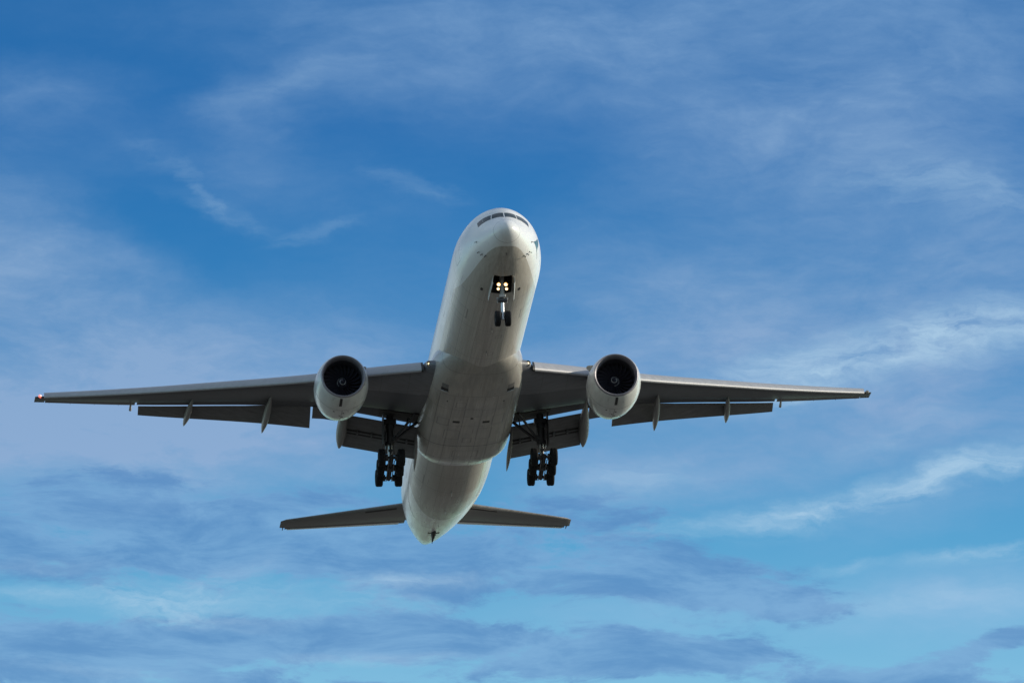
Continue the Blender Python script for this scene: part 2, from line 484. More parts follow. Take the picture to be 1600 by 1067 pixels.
# ------------------------------------------------------------------ mesh helpers
class MB:
    def __init__(self):
        self.v = []
        self.f = []
        self.m = []

    def add(self, verts, faces, mi=0):
        o = len(self.v)
        self.v += [tuple(float(c) for c in p) for p in verts]
        self.f += [tuple(i + o for i in f) for f in faces]
        self.m += [mi] * len(faces)
        return self

    def loft(self, rings, closed=True, cap0=True, cap1=True, mi=0, skip=None):
        n = len(rings[0])
        verts = [p for r in rings for p in r]
        faces = []
        for i in range(len(rings) - 1):
            for j in range(n if closed else n - 1):
                if skip and skip(i, j):
                    continue
                a = i * n + j
                b = i * n + (j + 1) % n
                faces.append((a, b, b + n, a + n))
        if cap0:
            faces.append(tuple(range(n))[::-1])
        if cap1:
            faces.append(tuple(range((len(rings) - 1) * n, len(rings) * n)))
        return self.add(verts, faces, mi)

    def tube(self, p0, p1, r0, r1=None, n=14, mi=0, caps=True):
        r1 = r0 if r1 is None else r1
        p0, p1 = Vector(p0), Vector(p1)
        q = (p1 - p0).to_track_quat('Z', 'Y')
        rings = []
        for p, r in ((p0, r0), (p1, r1)):
            rings.append([p + q @ Vector((r * math.cos(2 * math.pi * i / n), r * math.sin(2 * math.pi * i / n), 0)) for i in range(n)])
        return self.loft(rings, True, caps, caps, mi)

    def path(self, pts, r, n=10, mi=0):
        for a, b in zip(pts[:-1], pts[1:]):
            self.tube(a, b, r, r, n, mi)
        return self

    def lathe(self, origin, axis, prof, n=48, mi=0, phase=0.0, caps=(False, False)):
        """prof: list of (distance along axis, radius)"""
        q = Vector(axis).to_track_quat('Z', 'Y')
        o = Vector(origin)
        rings = []
        for t, r in prof:
            rings.append([o + q @ Vector((r * math.cos(2 * math.pi * i / n + phase), r * math.sin(2 * math.pi * i / n + phase), t)) for i in range(n)])
        return self.loft(rings, True, caps[0], caps[1], mi)

    def box(self, c, size, mi=0, rot=None, bevel=0.12):
        """box with chamfered edges"""
        hx, hy, hz = (x / 2 for x in size)
        bv = min(hx, hy, hz) * bevel
        R = rot or Matrix.Identity(3)
        rings = []
        for z, ins in ((-hz, bv), (-hz + bv, 0), (hz - bv, 0), (hz, bv)):
            x, y = hx - ins, hy - ins
            ring = [(-x + bv, -y), (x - bv, -y), (x, -y + bv), (x, y - bv), (x - bv, y), (-x + bv, y), (-x, y - bv), (-x, -y + bv)]
            rings.append([Vector(c) + R @ Vector((a, b, z)) for a, b in ring])
        return self.loft(rings, True, True, True, mi)

    def build(self, name, mats, parent=None, smooth=True, angle=38, label=None):
        me = bpy.data.meshes.new(name)
        me.from_pydata(self.v, [], self.f)
        mats = mats if isinstance(mats, (list, tuple)) else [mats]
        for mt in mats:
            me.materials.append(MAT[mt] if isinstance(mt, str) else mt)
        me.polygons.foreach_set('material_index', self.m)
        import bmesh
        bm = bmesh.new()
        bm.from_mesh(me)
        bmesh.ops.remove_doubles(bm, verts=bm.verts, dist=1e-5)
        bmesh.ops.recalc_face_normals(bm, faces=bm.faces)
        bm.to_mesh(me)
        bm.free()
        if smooth:
            me.polygons.foreach_set('use_smooth', [True] * len(me.polygons))
            me.set_sharp_from_angle(angle=rad(angle))
        o = bpy.data.objects.new(name, me)
        scene.collection.objects.link(o)
        if parent is not None:
            o.parent = parent
        if label:
            o['label'] = label
        return o


#--GEOM-- curves describing the airframe
def pchip(xs, ys):
    xs = np.array(xs, float)
    ys = np.array(ys, float)
    h = np.diff(xs)
    d = np.diff(ys) / h
    m = np.zeros(len(xs))
    for i in range(1, len(xs) - 1):
        if d[i - 1] * d[i] > 0:
            w1, w2 = 2 * h[i] + h[i - 1], h[i] + 2 * h[i - 1]
            m[i] = (w1 + w2) / (w1 / d[i - 1] + w2 / d[i])
    m[0], m[-1] = d[0], d[-1]

    def f(x):
        x = min(max(x, xs[0]), xs[-1])
        i = min(int(np.searchsorted(xs, x, side='right')) - 1, len(xs) - 2)
        i = max(i, 0)
        t = (x - xs[i]) / h[i]
        return float((1 + 2 * t) * (1 - t) ** 2 * ys[i] + t * (1 - t) ** 2 * h[i] * m[i] + t * t * (3 - 2 * t) * ys[i + 1] + t * t * (t - 1) * h[i] * m[i + 1])
    return f


FUS = [  # station, top, bottom, half width, height of the widest point
    (0.0, -.65, -.65, 0.0, -.65), (.04, -.47, -.83, .18, -.65), (.12, -.34, -.96, .33, -.65), (.3, -.16, -1.15, .54, -.65), (.6, .06, -1.36, .77, -.64),
    (1.0, .29, -1.57, 1.0, -.62), (1.4, .49, -1.74, 1.21, -.60), (1.9, .75, -1.94, 1.46, -.56), (2.2, .95, -2.05, 1.60, -.53), (2.6, 1.31, -2.18, 1.79, -.48),
    (3.0, 1.62, -2.30, 1.95, -.42), (3.5, 1.94, -2.44, 2.13, -.35), (4.0, 2.20, -2.56, 2.29, -.28), (5.0, 2.58, -2.76, 2.56, -.16), (6.0, 2.82, -2.91, 2.76, -.08),
    (7.2, 2.98, -3.03, 2.94, -.02), (8.5, 3.08, -3.09, 3.06, 0), (10.0, 3.1, -3.1, 3.1, 0), (20, 3.1, -3.1, 3.1, 0), (48, 3.1, -3.1, 3.1, 0),
    (50, 3.1, -3.07, 3.1, 0), (52, 3.1, -2.93, 3.09, .06), (55, 3.09, -2.58, 3.03, .2), (58, 3.05, -2.12, 2.88, .4), (61, 2.95, -1.62, 2.62, .6),
    (64, 2.78, -1.07, 2.25, .8), (67, 2.54, -.50, 1.76, .95), (70, 2.2, .10, 1.08, 1.1), (72, 1.9, .62, .52, 1.2), (73.0, 1.68, .98, .22, 1.3)]
_q = [math.sqrt(r[0]) for r in FUS]
f_top, f_bot, f_wid, f_mid = (pchip(_q, [r[i] for r in FUS]) for i in (1, 2, 3, 4))


def fus_pt(s, th, off=0.0):
    """th: 0 = +x side, 90 = top, -90 = keel"""
    q = math.sqrt(s)
    a, t, b, c = f_wid(q) + off, f_top(q) + off, f_bot(q) - off, f_mid(q)
    sn = math.sin(th)
    x = a * math.cos(th)
    if sn > 0:                                   # the cabin roof is pinched over the flight deck
        x *= 1 - 0.17 * sn * sn * math.exp(-((s - 2.4) / 1.9) ** 2)
    return (x, s, c + ((t - c) if sn > 0 else (c - b)) * sn)


LE_H = pchip([0, 3.3, 6.8, 11.7, 19.6, 22.2, 30, 30.46], [-2.35, -1.85, -1.34, -.69, .63, 1.08, 2.6, 2.7])
TE_H = pchip([0, 3.3, 7.5, 10, 14, 23.3, 30.46], [-2.45, -1.79, -.83, -.30, .39, 1.62, 2.78])


def le_s(l):
    return 22.4 + .701 * l


def te_s(l):
    return 37.3 + .09 * l if l < 10 else 34.6 + .36 * l
#--ENDGEOM--


FAIR_W = pchip([20.5, 22, 24, 26, 28, 38, 40.3, 42, 43.5, 44.6], [1.2, 2.25, 2.95, 3.3, 3.42, 3.42, 3.36, 3.0, 2.3, 1.2])
FAIR_B = pchip([20.5, 22, 24, 26, 28, 38, 40.3, 42, 43.5, 44.6], [-2.85, -3.10, -3.34, -3.55, -3.68, -3.70, -3.64, -3.40, -3.05, -2.6])


def fair_pt(s, th, off=0.0):
    w, bt = FAIR_W(s) + off, FAIR_B(s) - off
    c, tp, e = -1.75, .15, 2 / 2.7
    cs, sn = math.cos(th), math.sin(th)
    x = w * math.copysign(abs(cs) ** e, cs)
    y = c + ((tp - c) if sn > 0 else (c - bt)) * math.copysign(abs(sn) ** e, sn)
    return (x, s, y)


def fair_at(l, s, off=0.0):
    """point on the underside of the fairing at sideways position l"""
    lo, hi = -math.pi / 2, 0.0
    for _ in range(40):
        m = (lo + hi) / 2
        if fair_pt(s, m)[0] < abs(l):
            lo = m
        else:
            hi = m
    p = fair_pt(s, lo, off)
    return (math.copysign(p[0], l) if l else 0.0, p[1], p[2])


def patch(mb, fn, us, vs, mi=0, thick=0.02):
    """thin curved plate over fn(u, v, offset)"""
    nu, nv = len(us), len(vs)
    for off in (thick, -0.03):
        pass
    top = [fn(u, v, thick) for u in us for v in vs]
    low = [fn(u, v, -0.03) for u in us for v in vs]
    faces = []
    for i in range(nu - 1):
        for j in range(nv - 1):
            a = i * nv + j
            faces.append((a, a + 1, a + nv + 1, a + nv))
            o = nu * nv
            faces.append((o + a, o + a + nv, o + a + nv + 1, o + a + 1))
    rim = [i * nv for i in range(nu)] + [(nu - 1) * nv + j for j in range(1, nv)] + [i * nv + nv - 1 for i in range(nu - 2, -1, -1)] + [j for j in range(nv - 2, 0, -1)]
    o = nu * nv
    for a, b in zip(rim, rim[1:] + rim[:1]):
        faces.append((a, b, b + o, a + o))
    return mb.add(top + low, faces, mi)


def lin(a, b, n):
    return [a + (b - a) * i / (n - 1) for i in range(n)]


# ------------------------------------------------------------------ setting: the ground far below
gm = MB()
rings = []
for r in (0.5, 60, 300, 1000, 3000, 9000, 25000, 60000):
    rings.append([(r * math.cos(2 * math.pi * i / 64), r * math.sin(2 * math.pi * i / 64), 0) for i in range(64)])
gm.loft(rings, True, True, False)
MAT['ground'] = ground_material()
ground = gm.build('ground', 'ground', None, smooth=False)
ground['kind'] = 'structure'

# ------------------------------------------------------------------ fuselage
NA = 144
TH = [-math.pi / 2 + 2 * math.pi * j / NA for j in range(NA)]
BAY_S0, BAY_S1, BAY_SEG = 4.45, 7.0, 6
st = sorted(set([.86, BAY_S0, BAY_S1] + [round(x, 3) for x in lin(.86, 10, 62)] + lin(10, 48, 39) + lin(48, 72.4, 62) + [72.6, 72.8, 72.93, 73.0]))
st = [x for x in st if x in (BAY_S0, BAY_S1) or min(abs(x - BAY_S0), abs(x - BAY_S1)) > .05]
rings = [[fus_pt(s_, t) for t in TH] for s_ in st]


def in_bay(i, j):
    return st[i] >= BAY_S0 - 1e-6 and st[i] < BAY_S1 - 1e-6 and (j < BAY_SEG or j >= NA - BAY_SEG)


fus = MB().loft(rings, True, False, True, 0, in_bay)
fuselage = fus.build('fuselage', 'paint', jet, angle=50)
rs = [0.0] + [0.03 * (i / 24) + 0.83 * (i / 24) ** 2 for i in range(1, 25)]
radome = MB().loft([[fus_pt(max(s_, 1e-4), t) for t in TH] for s_ in rs], True, True, False).build('radome', 'paint', fuselage, angle=60)
rl = MB()
for s0_ in (1.0,):
    rl.loft([[fus_pt(s_, t, o_) for t in TH] for s_, o_ in ((.848, -.012), (.85, .003), (.866, .003), (.868, -.012))], True, False, False)
rl.build('radome_joint', 'seal', fuselage)

# nose wheel bay: a dark box let into the keel
bay = MB()
tb = rad(BAY_SEG * 360 / NA)
bs = [x for x in st if BAY_S0 - 1e-6 <= x <= BAY_S1 + 1e-6]
left = [fus_pt(s_, -math.pi / 2 - tb) for s_ in bs]
right = [fus_pt(s_, -math.pi / 2 + tb) for s_ in bs]
ceil_h = -1.35
for side in (left, right):
    bay.add(side + [(p[0], p[1], ceil_h) for p in side], [(i, i + 1, i + 1 + len(side), i + len(side)) for i in range(len(side) - 1)])
bay.add([(left[0][0], BAY_S0, ceil_h), (right[0][0], BAY_S0, ceil_h), (right[-1][0], BAY_S1, ceil_h), (left[-1][0], BAY_S1, ceil_h)], [(0, 1, 2, 3)])
for s_ in (BAY_S0, BAY_S1):
    arc = [fus_pt(s_, -math.pi / 2 - tb + 2 * tb * i / 14) for i in range(15)]
    bay.add(arc + [(arc[-1][0], s_, ceil_h), (arc[0][0], s_, ceil_h)], [tuple(range(17))])
for s_ in (4.9, 5.3, 6.4):                     # frames and pipes inside
    bay.tube((-.7, s_, -1.6), (.7, s_, -1.6), .05)
bay.tube((-.45, 4.5, -1.9), (-.45, 6.9, -1.75), .035)
bay.tube((.45, 4.5, -1.9), (.45, 6.9, -1.75), .035)
bay.build('nose_gear_bay', 'dark', fuselage)

# flight deck windows
def pane(corner_pts, sgn):
    """curved pane from a quad/fan of (station, angle) corners, angle from the side"""
    mb = MB()
    c = corner_pts
    n = 9
    us = lin(0, 1, n)

    def fn(u, v, off):
        # corners: top inner, top outer, bottom outer, bottom inner
        a = [c[0][i] + (c[1][i] - c[0][i]) * u for i in (0, 1)]
        b = [c[3][i] + (c[2][i] - c[3][i]) * u for i in (0, 1)]
        s_, t_ = (a[i] + (b[i] - a[i]) * v for i in (0, 1))
        p = fus_pt(s_, rad(t_), off)
        return (p[0] * sgn, p[1], p[2])
    return mb, fn, us


for sgn in (-1, 1):
    for quad in ([(2.64, 88.3), (2.86, 61.6), (2.38, 54.6), (2.01, 88.0)], [(2.88, 59.2), (3.38, 43.2), (2.74, 35.8), (2.40, 51.8)], [(3.40, 42.6), (3.62, 33), (3.08, 24.5), (2.76, 35.2)]):
        big = [(quad[0][0] + .02, quad[0][1] + .15), (quad[1][0] + .02, quad[1][1] - .15), (quad[2][0] - .02, quad[2][1] - .15), (quad[3][0] - .02, quad[3][1] + .15)]
        mb, fn, us = pane(big, sgn)
        w = patch(mb, fn, us, us, 0, .006).build('cockpit_window_frame', 'seal', fuselage)
        mb, fn, us = pane(quad, sgn)
        patch(mb, fn, us, us, 0, .012).build('cockpit_window', 'glass', fuselage)

# probes and small fittings round the nose
def probe(s_, th, length=.28):
    p = Vector(fus_pt(s_, rad(th), 0.0))
    q = Vector(fus_pt(s_, rad(th), 0.16))
    mb = MB().tube(p, q, .022, .018, 8).tube(q + Vector((0, .03, 0)), q + Vector((0, -length, -.02)), .02, .010, 8)
    c = Vector(fus_pt(s_, rad(th), 0.01))
    mb.tube(c, c + (q - p) * .05, .06, .05, 12)
    mb.build('pitot_probe', 'black', fuselage)


for s_, a_ in ((3.15, 29), (3.0, 37), (2.85, 45)):
    probe(s_, -a_)
    probe(s_, 180 + a_)
probe(2.95, 188, .12)
probe(2.95, -8, .12)
probe(1.85, -89, .22)
for sgn in (-1, 1):
    mb = MB()
    patch(mb, lambda u, v, o: tuple(c * (sgn if i == 0 else 1) for i, c in enumerate(fus_pt(u, v, o))), lin(6.75, 7.15, 5), [rad(-65), rad(-63.2), rad(-61.5)], 0, .008)
    mb.build('vent', 'grille', fuselage)

# green brush stroke on the jet's left cheek
rows_ = [(8, 4.75, 5.2), (3, 4.25, 5.15), (-3.5, 3.5, 4.95), (-7, 3.9, 4.78), (-11, 4.4, 4.75), (-15.5, 4.78, 5.0), (-21, 5.3, 5.38)]
ts_ = [i / 6 for i in range(7)]
an_f, lo_f, hi_f = (pchip(ts_, [r_[i] for r_ in rows_]) for i in range(3))
mb = MB()
patch(mb, lambda u, v, o: fus_pt(lo_f(u) + (hi_f(u) - lo_f(u)) * v, rad(an_f(u)), o), lin(0, 1, 29), lin(0, 1, 7), 0, .005)
mb.build('brush_mark', 'green', fuselage)

# blade aerials and drains on the keel
def blade(s_, l_, hgt, chord, surf=None, name='antenna', mat='seal'):
    base = (l_, s_, f_bot(math.sqrt(s_)) + .03) if surf is None else surf
    prof = [(0, 0), (.25, .055), (.6, .05), (1, 0), (.6, -.05), (.25, -.055)]
    rings = []
    for k_ in range(5):
        t = k_ / 4
        c = chord * (1 - .5 * t)
        rings.append([(base[0] + y * c, base[1] + t * chord * .55 + x * c, base[2] - t * hgt) for x, y in prof])
    return MB().loft(rings).build(name, mat, fuselage)


blade(10.2, 0, .30, .42)
blade(13.9, 0, .30, .36)
blade(18.6, .0, .30, .36)
blade(49.0, 0, .36, .40)
blade(54.6, 0, .28, .34)
blade(61.0, .05, .30, .14, None, 'drain_mast', 'grille')
blade(60.3, -1.35, .0, .2, (-1.30, 60.3, -1.35), 'drain_mast', 'grille')

# ------------------------------------------------------------------ tail skid and exhaust
sk = MB()
s_a, s_b = 63.6, 66.3
ha = f_bot(math.sqrt(s_a))
hb = f_bot(math.sqrt(s_b))
prof = []
for i in range(13):
    t = i / 12
    s_ = s_a + (s_b - s_a) * t
    wd = .03 + .15 * math.sin(math.pi * min(1, t * 1.15)) ** .8
    dep = .05 + .62 * t ** 1.2
    top = f_bot(math.sqrt(s_)) + .06
    prof.append([(wd * c_, s_, top + (-dep) * (.5 - .5 * d_)) for c_, d_ in ((-1, 1), (1, 1), (1, -.3), (.5, -1), (-.5, -1), (-1, -.3))])
sk.loft(prof)
sk.box((0, 64.75, ha + .33), (.86, .34, .22))
sk.build('tail_skid', 'black', jet)
ex = MB().lathe((0, 72.2, 1.36), (0, 1, .05), [(0, .26), (.75, .2), (.98, .17), (.98, .14), (.5, .13)], 28)
ex.build('exhaust_outlet', 'hot', jet)

# ------------------------------------------------------------------ belly fairing
fth = [-math.pi / 2 + 2 * math.pi * j / 120 for j in range(120)]
fair = MB().loft([[fair_pt(s_, t) for t in fth] for s_ in lin(20.5, 44.6, 110)]).build('belly_fairing', 'fairing', jet, angle=60)


def fair_plate(name, mat, l0, l1, s0, s1, thick=.008, mb=None, mi=0):
    own = mb is None
    mb = mb or MB()
    patch(mb, lambda u, v, o: fair_at(v, u, o), lin(s0, s1, 6), lin(l0, l1, 6), mi, thick)
    return mb.build(name, mat, fair) if own else mb


for sgn in (-1, 1):
    mb = MB()  # surface plates, grey to black, painting the shade of the recess
    fair_plate('', '', sgn * 2.12, sgn * 2.58, 25.35, 26.0, .004, mb, 0)
    fair_plate('', '', sgn * 2.10, sgn * 2.60, 26.0, 26.45, .008, mb, 1)
    fair_plate('', '', sgn * 2.06, sgn * 2.64, 26.45, 26.56, .05, mb, 2)
    mb.build('air_intake', ['seal', 'black', 'gearwhite'], fair)
    fair_plate('air_outlet', 'black', sgn * .82, sgn * 1.32, 31.95, 32.35)
    fair_plate('belly_vent', 'grille', sgn * 1.98, sgn * 2.06, 28.0, 28.25)
fair_plate('drain_hole', 'black', -.10, .10, 31.2, 31.5)

# ------------------------------------------------------------------ wings
def thick_at(l):
    return .135 - .035 * min(1, l / 14) - .004 * l / 30


def half_thick(x, t):
    return 5 * t * (.2969 * math.sqrt(x) - .126 * x - .3516 * x * x + .2843 * x ** 3 - .1036 * x ** 4)


def wing_ends(l, slatted):
    """LE and TE points of the fixed wing at span l"""
    k = min(1.0, max(0.0, (l - 3.6) / .35)) if slatted else 0
    cs = slat_chord(l) * k
    return (le_s(l) + .50 * cs, LE_H(l) - .12 * cs), (te_s(l), TE_H(l))


def slat_chord(l):
    return 1.15 - .017 * l


def wing_ring(sgn, l, x_end=1.0, cove=False, slatted=True, squash=1.0, n=22):
    (s0, h0), (s1, h1) = wing_ends(l, slatted)
    c = s1 - s0
    t = thick_at(l) * squash
    up, lo = [], []
    for i in range(n + 1):
        x = (1 - math.cos(math.pi * i / n)) / 2 * x_end
        y = half_thick(min(x, 1), t)
        u = y * .92
        w = y * (1.0 - .45 * max(0, (x - .5) / .5) ** 1.5)
        if cove and x > .80:
            w = -u + .010
        up.append((sgn * l, s0 + x * c, h0 + (h1 - h0) * x + u * c))
        lo.append((sgn * l, s0 + x * c, h0 + (h1 - h0) * x - w * c))
    return up[::-1] + lo[1:]


def slat_ring(sgn, l):
    cs = slat_chord(l)
    pts = [(1.0, .27), (.75, .285), (.5, .27), (.3, .225), (.15, .155), (.06, .09), (.015, .035), (0, -.02), (.02, -.08), (.08, -.135), (.18, -.175), (.30, -.195), (.38, -.19),
           (.40, -.15), (.42, -.06), (.48, .05), (.58, .14), (.75, .215), (.9, .245)]
    a = rad(-34)
    ca, sa = math.cos(a), math.sin(a)
    s0, h0 = le_s(l), LE_H(l) - .40 * cs
    return [(sgn * l, s0 + cs * (x * ca + z * sa), h0 + cs * (-x * sa + z * ca)) for x, z in pts]


def foil_ring(sgn, l, le, te, t, n=12, off=0.0):
    """small aerofoil from le to te (each (s, h)); t thickness ratio"""
    dx, dz = te[0] - le[0], te[1] - le[1]
    c = math.hypot(dx, dz)
    ux, uz = dx / c, dz / c
    nx, nz = -uz, ux
    up, lo = [], []
    for i in range(n + 1):
        x = (1 - math.cos(math.pi * i / n)) / 2
        y = half_thick(x, t) * c + .006
        up.append((sgn * l, le[0] + ux * x * c + nx * y * 1.15, le[1] + uz * x * c + nz * y * 1.15))
        lo.append((sgn * l, le[0] + ux * x * c - nx * y * .6, le[1] + uz * x * c - nz * y * .6))
    return up[::-1] + lo[1:]


def lower_surface(l, x):
    (s0, h0), (s1, h1) = wing_ends(l, True)
    c = s1 - s0
    y = half_thick(x, thick_at(l))
    w = y * (1.0 - .45 * max(0, (x - .5) / .5) ** 1.5)
    return s0 + x * c, h0 + (h1 - h0) * x - w * c


FL_E = pchip([10.9, 23.1], [1.75, 0.85])
FL_D = pchip([10.9, 23.1], [1.10, 0.53])


def canoe(sgn, l0, s_front, h_front, l1, s_back, h_back, width, depth, kink=.45, sag=.0):
    """flap track fairing: a pointed canoe from front to back"""
    rings = []
    N = 26
    for i in range(N + 1):
        t = i / N
        r = max(.02, math.sin(math.pi * min(1, t / (2 * kink)) / 1.0) if t < kink else math.cos((t - kink) / (1 - kink) * math.pi / 2) ** .75)
        r = max(.03, r if t < kink else r)
        c = (sgn * (l0 + (l1 - l0) * t), s_front + (s_back - s_front) * t, h_front + (h_back - h_front) * t - sag * math.sin(math.pi * t))
        rings.append([(c[0] + width * r * math.cos(a), c[1], c[2] + depth * r * math.sin(a) * (1 if math.sin(a) < 0 else .8)) for a in [2 * math.pi * j / 20 for j in range(20)]])
    return MB().loft(rings)


for sgn in (-1, 1):
    spans = [2.4, 3.0, 3.59, 3.6, 3.95, 4.6, 5.5, 6.8, 8, 9, 10, 11, 12.5, 14, 16, 18, 20, 22, 23.2]
    mb = MB()
    mb.loft([wing_ring(sgn, l, 1.0, l > 3.2) for l in spans], cap0=True, cap1=True)
    outer = [23.2, 24.5, 26, 28, 29.6, 30.1]
    rr = [wing_ring(sgn, l, .78) for l in outer]
    mb.loft(rr, cap0=True, cap1=False)
    tip = [wing_ring(sgn, 30.1, .78), wing_ring(sgn, 30.35, .78, squash=.7), wing_ring(sgn, 30.46, .78, squash=.2)]
    mb.loft(tip, cap0=False, cap1=True)
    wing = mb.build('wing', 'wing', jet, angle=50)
    # fixed tip behind the aileron
    mb = MB()
    rings = []
    for l, sq in ((29.75, 1), (30.2, .9), (30.46, .25)):
        (s0, h0), (s1, h1) = wing_ends(l, True)
        c = s1 - s0
        hm = h0 + (h1 - h0) * .78
        rings.append(foil_ring(sgn, l, (s0 + .79 * c, hm), (s1 + .12, h1), .20 * sq))
    mb.loft(rings).build('wing_tip', 'wing', wing)
    # slats
    for a_, b_ in ((4.05, 8.85), (10.55, 29.85)):
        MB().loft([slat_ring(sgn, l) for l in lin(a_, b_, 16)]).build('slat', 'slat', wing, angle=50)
    # aileron, with a little droop
    rings = []
    for l in lin(23.35, 29.7, 8):
        (s0, h0), (s1, h1) = wing_ends(l, True)
        c = s1 - s0
        hm = h0 + (h1 - h0) * .785
        rings.append(foil_ring(sgn, l, (s0 + .785 * c, hm - .01), (s1, h1 - .06), .16))
    MB().loft(rings).build('aileron', 'flap', wing)
    # outboard flap
    rings = []
    for l in lin(10.95, 23.1, 14):
        e, d = FL_E(l), FL_D(l)
        gap = -.06 if l < 13.5 else -.06 + .09 * min(1, (l - 13.5) / 2.0)
        c0 = e * 1.05
        rings.append(foil_ring(sgn, l, (te_s(l) + .02, TE_H(l) - gap - .10), (te_s(l) + e, TE_H(l) - d), .13))
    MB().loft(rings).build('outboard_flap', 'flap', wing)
    # flaperon behind the engine
    rings = [foil_ring(sgn, l, (te_s(l) - .15, TE_H(l) - .12), (te_s(l) + 1.15, TE_H(l) - .55), .15) for l in lin(9.15, 10.8, 5)]
    MB().loft(rings).build('flaperon', 'flap', wing)
    # inboard double slotted flap: main panel with an aft panel
    rings = [foil_ring(sgn, l, (te_s(l) + .02, TE_H(l) - .37), (te_s(l) + 1.30, TE_H(l) - 1.22), .16) for l in lin(3.35, 8.62, 8)]
    fl = MB().loft(rings).build('inboard_flap', 'flap', wing)
    rings = [foil_ring(sgn, l, (te_s(l) + 1.06, TE_H(l) - 1.16), (te_s(l) + 2.25, TE_H(l) - 2.02), .13) for l in lin(3.35, 8.62, 8)]
    MB().loft(rings).build('aft_flap', 'flap', wing)
    rings = [[(sgn * l, te_s(l) + x, TE_H(l) + z) for x, z in ((.98, -1.06), (1.20, -1.36), (1.26, -1.30), (1.08, -1.02))] for l in lin(3.5, 8.4, 6)]
    MB().loft(rings).build('flap_slot_shade', 'grille', wing)  # dark strip standing in for the shade inside the slot
    for l in (4.1, 5.0, 6.6, 7.6):
        MB().box((sgn * l, te_s(l) + 1.06, TE_H(l) - 1.24), (.12, .42, .22), 0).build('flap_hinge', 'flap', wing)
    # flap track fairings
    for (la, sa_, ha_, lb, sb_, hb_, w_, d_) in ((19.40, 39.0, .62, 19.75, 44.6, .50, .23, .34), (13.95, 35.6, -.28, 14.25, 42.4, -.85, .25, .42)):
        canoe(sgn, la, sa_, ha_, lb, sb_, hb_, w_, d_, .5, .02).build('flap_fairing', 'canoe', wing, angle=60)
    canoe(sgn, 8.62, 34.8, -1.05, 8.84, 40.75, -2.62, .37, .60, .66, -.14).build('flap_fairing', 'canoe', wing, angle=60)
    canoe(sgn, 3.45, 37.2, -2.55, 3.36, 41.9, -4.05, .15, .45, .5).build('flap_fairing', 'canoe', wing, angle=60)
    # fuel jettison pipe at the flap end
    l = 23.3
    mb = MB().tube((sgn * (l + .35), te_s(l) - .3, TE_H(l) - .05), (sgn * (l + .35), te_s(l) + .42, TE_H(l) - .30), .06, .10)
    mb.build('fuel_pipe', 'gearwhite', wing)
    # wing root landing lamp and tip position lamp
    l = 3.52
    c = Vector((sgn * l, le_s(l) - .02, LE_H(l) + .02))
    MB().lathe(c + Vector((0, .22, 0)), (sgn * .12, -1, -.05), [(0, .02), (.02, .20), (.16, .21), (.2, .19)], 20, 0, 0, (True, False)).lathe(c + Vector((0, .13, 0)), (sgn * .12, -1, -.05), [(0, .01), (.05, .09), (.09, .05), (.10, .001)], 20, 1).build('landing_light', ['reflector', 'rootlamp'], wing)
    l = 30.12
    c = Vector((sgn * l, wing_ends(l, True)[0][0] + .02, wing_ends(l, True)[0][1] + .03))
    MB().lathe(c, (sgn * .45, -1, 0), [(-.25, .05), (-.1, .11), (.05, .12), (.14, .08), (.17, .01)], 18).build('position_light', 'red' if sgn < 0 else 'lens', wing, label="red position light" if sgn < 0 else None)
    # slat end fitting at the root, dark
    l = 3.98
    rings = [[(p[0], p[1] - .02, p[2] - .02) for p in slat_ring(sgn, l + d_)] for d_ in (-.08, .06)]
    MB().loft(rings).build('slat_seal', 'black', wing)
    # dark plate ahead of the flap, painted shade of the wheel well mouth
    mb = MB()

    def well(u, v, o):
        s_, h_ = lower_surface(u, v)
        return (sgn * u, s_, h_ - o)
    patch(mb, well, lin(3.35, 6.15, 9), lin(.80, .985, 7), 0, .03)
    mb.build('wheel_well_shade', 'dark', wing)
    # static wicks
    for l in (24.5, 26.2, 27.9, 29.4):
        MB().tube((sgn * l, te_s(l) - .02, TE_H(l) - .05), (sgn * l, te_s(l) + .22, TE_H(l) - .06), .014, .006, 6).build('static_wick', 'black', wing)

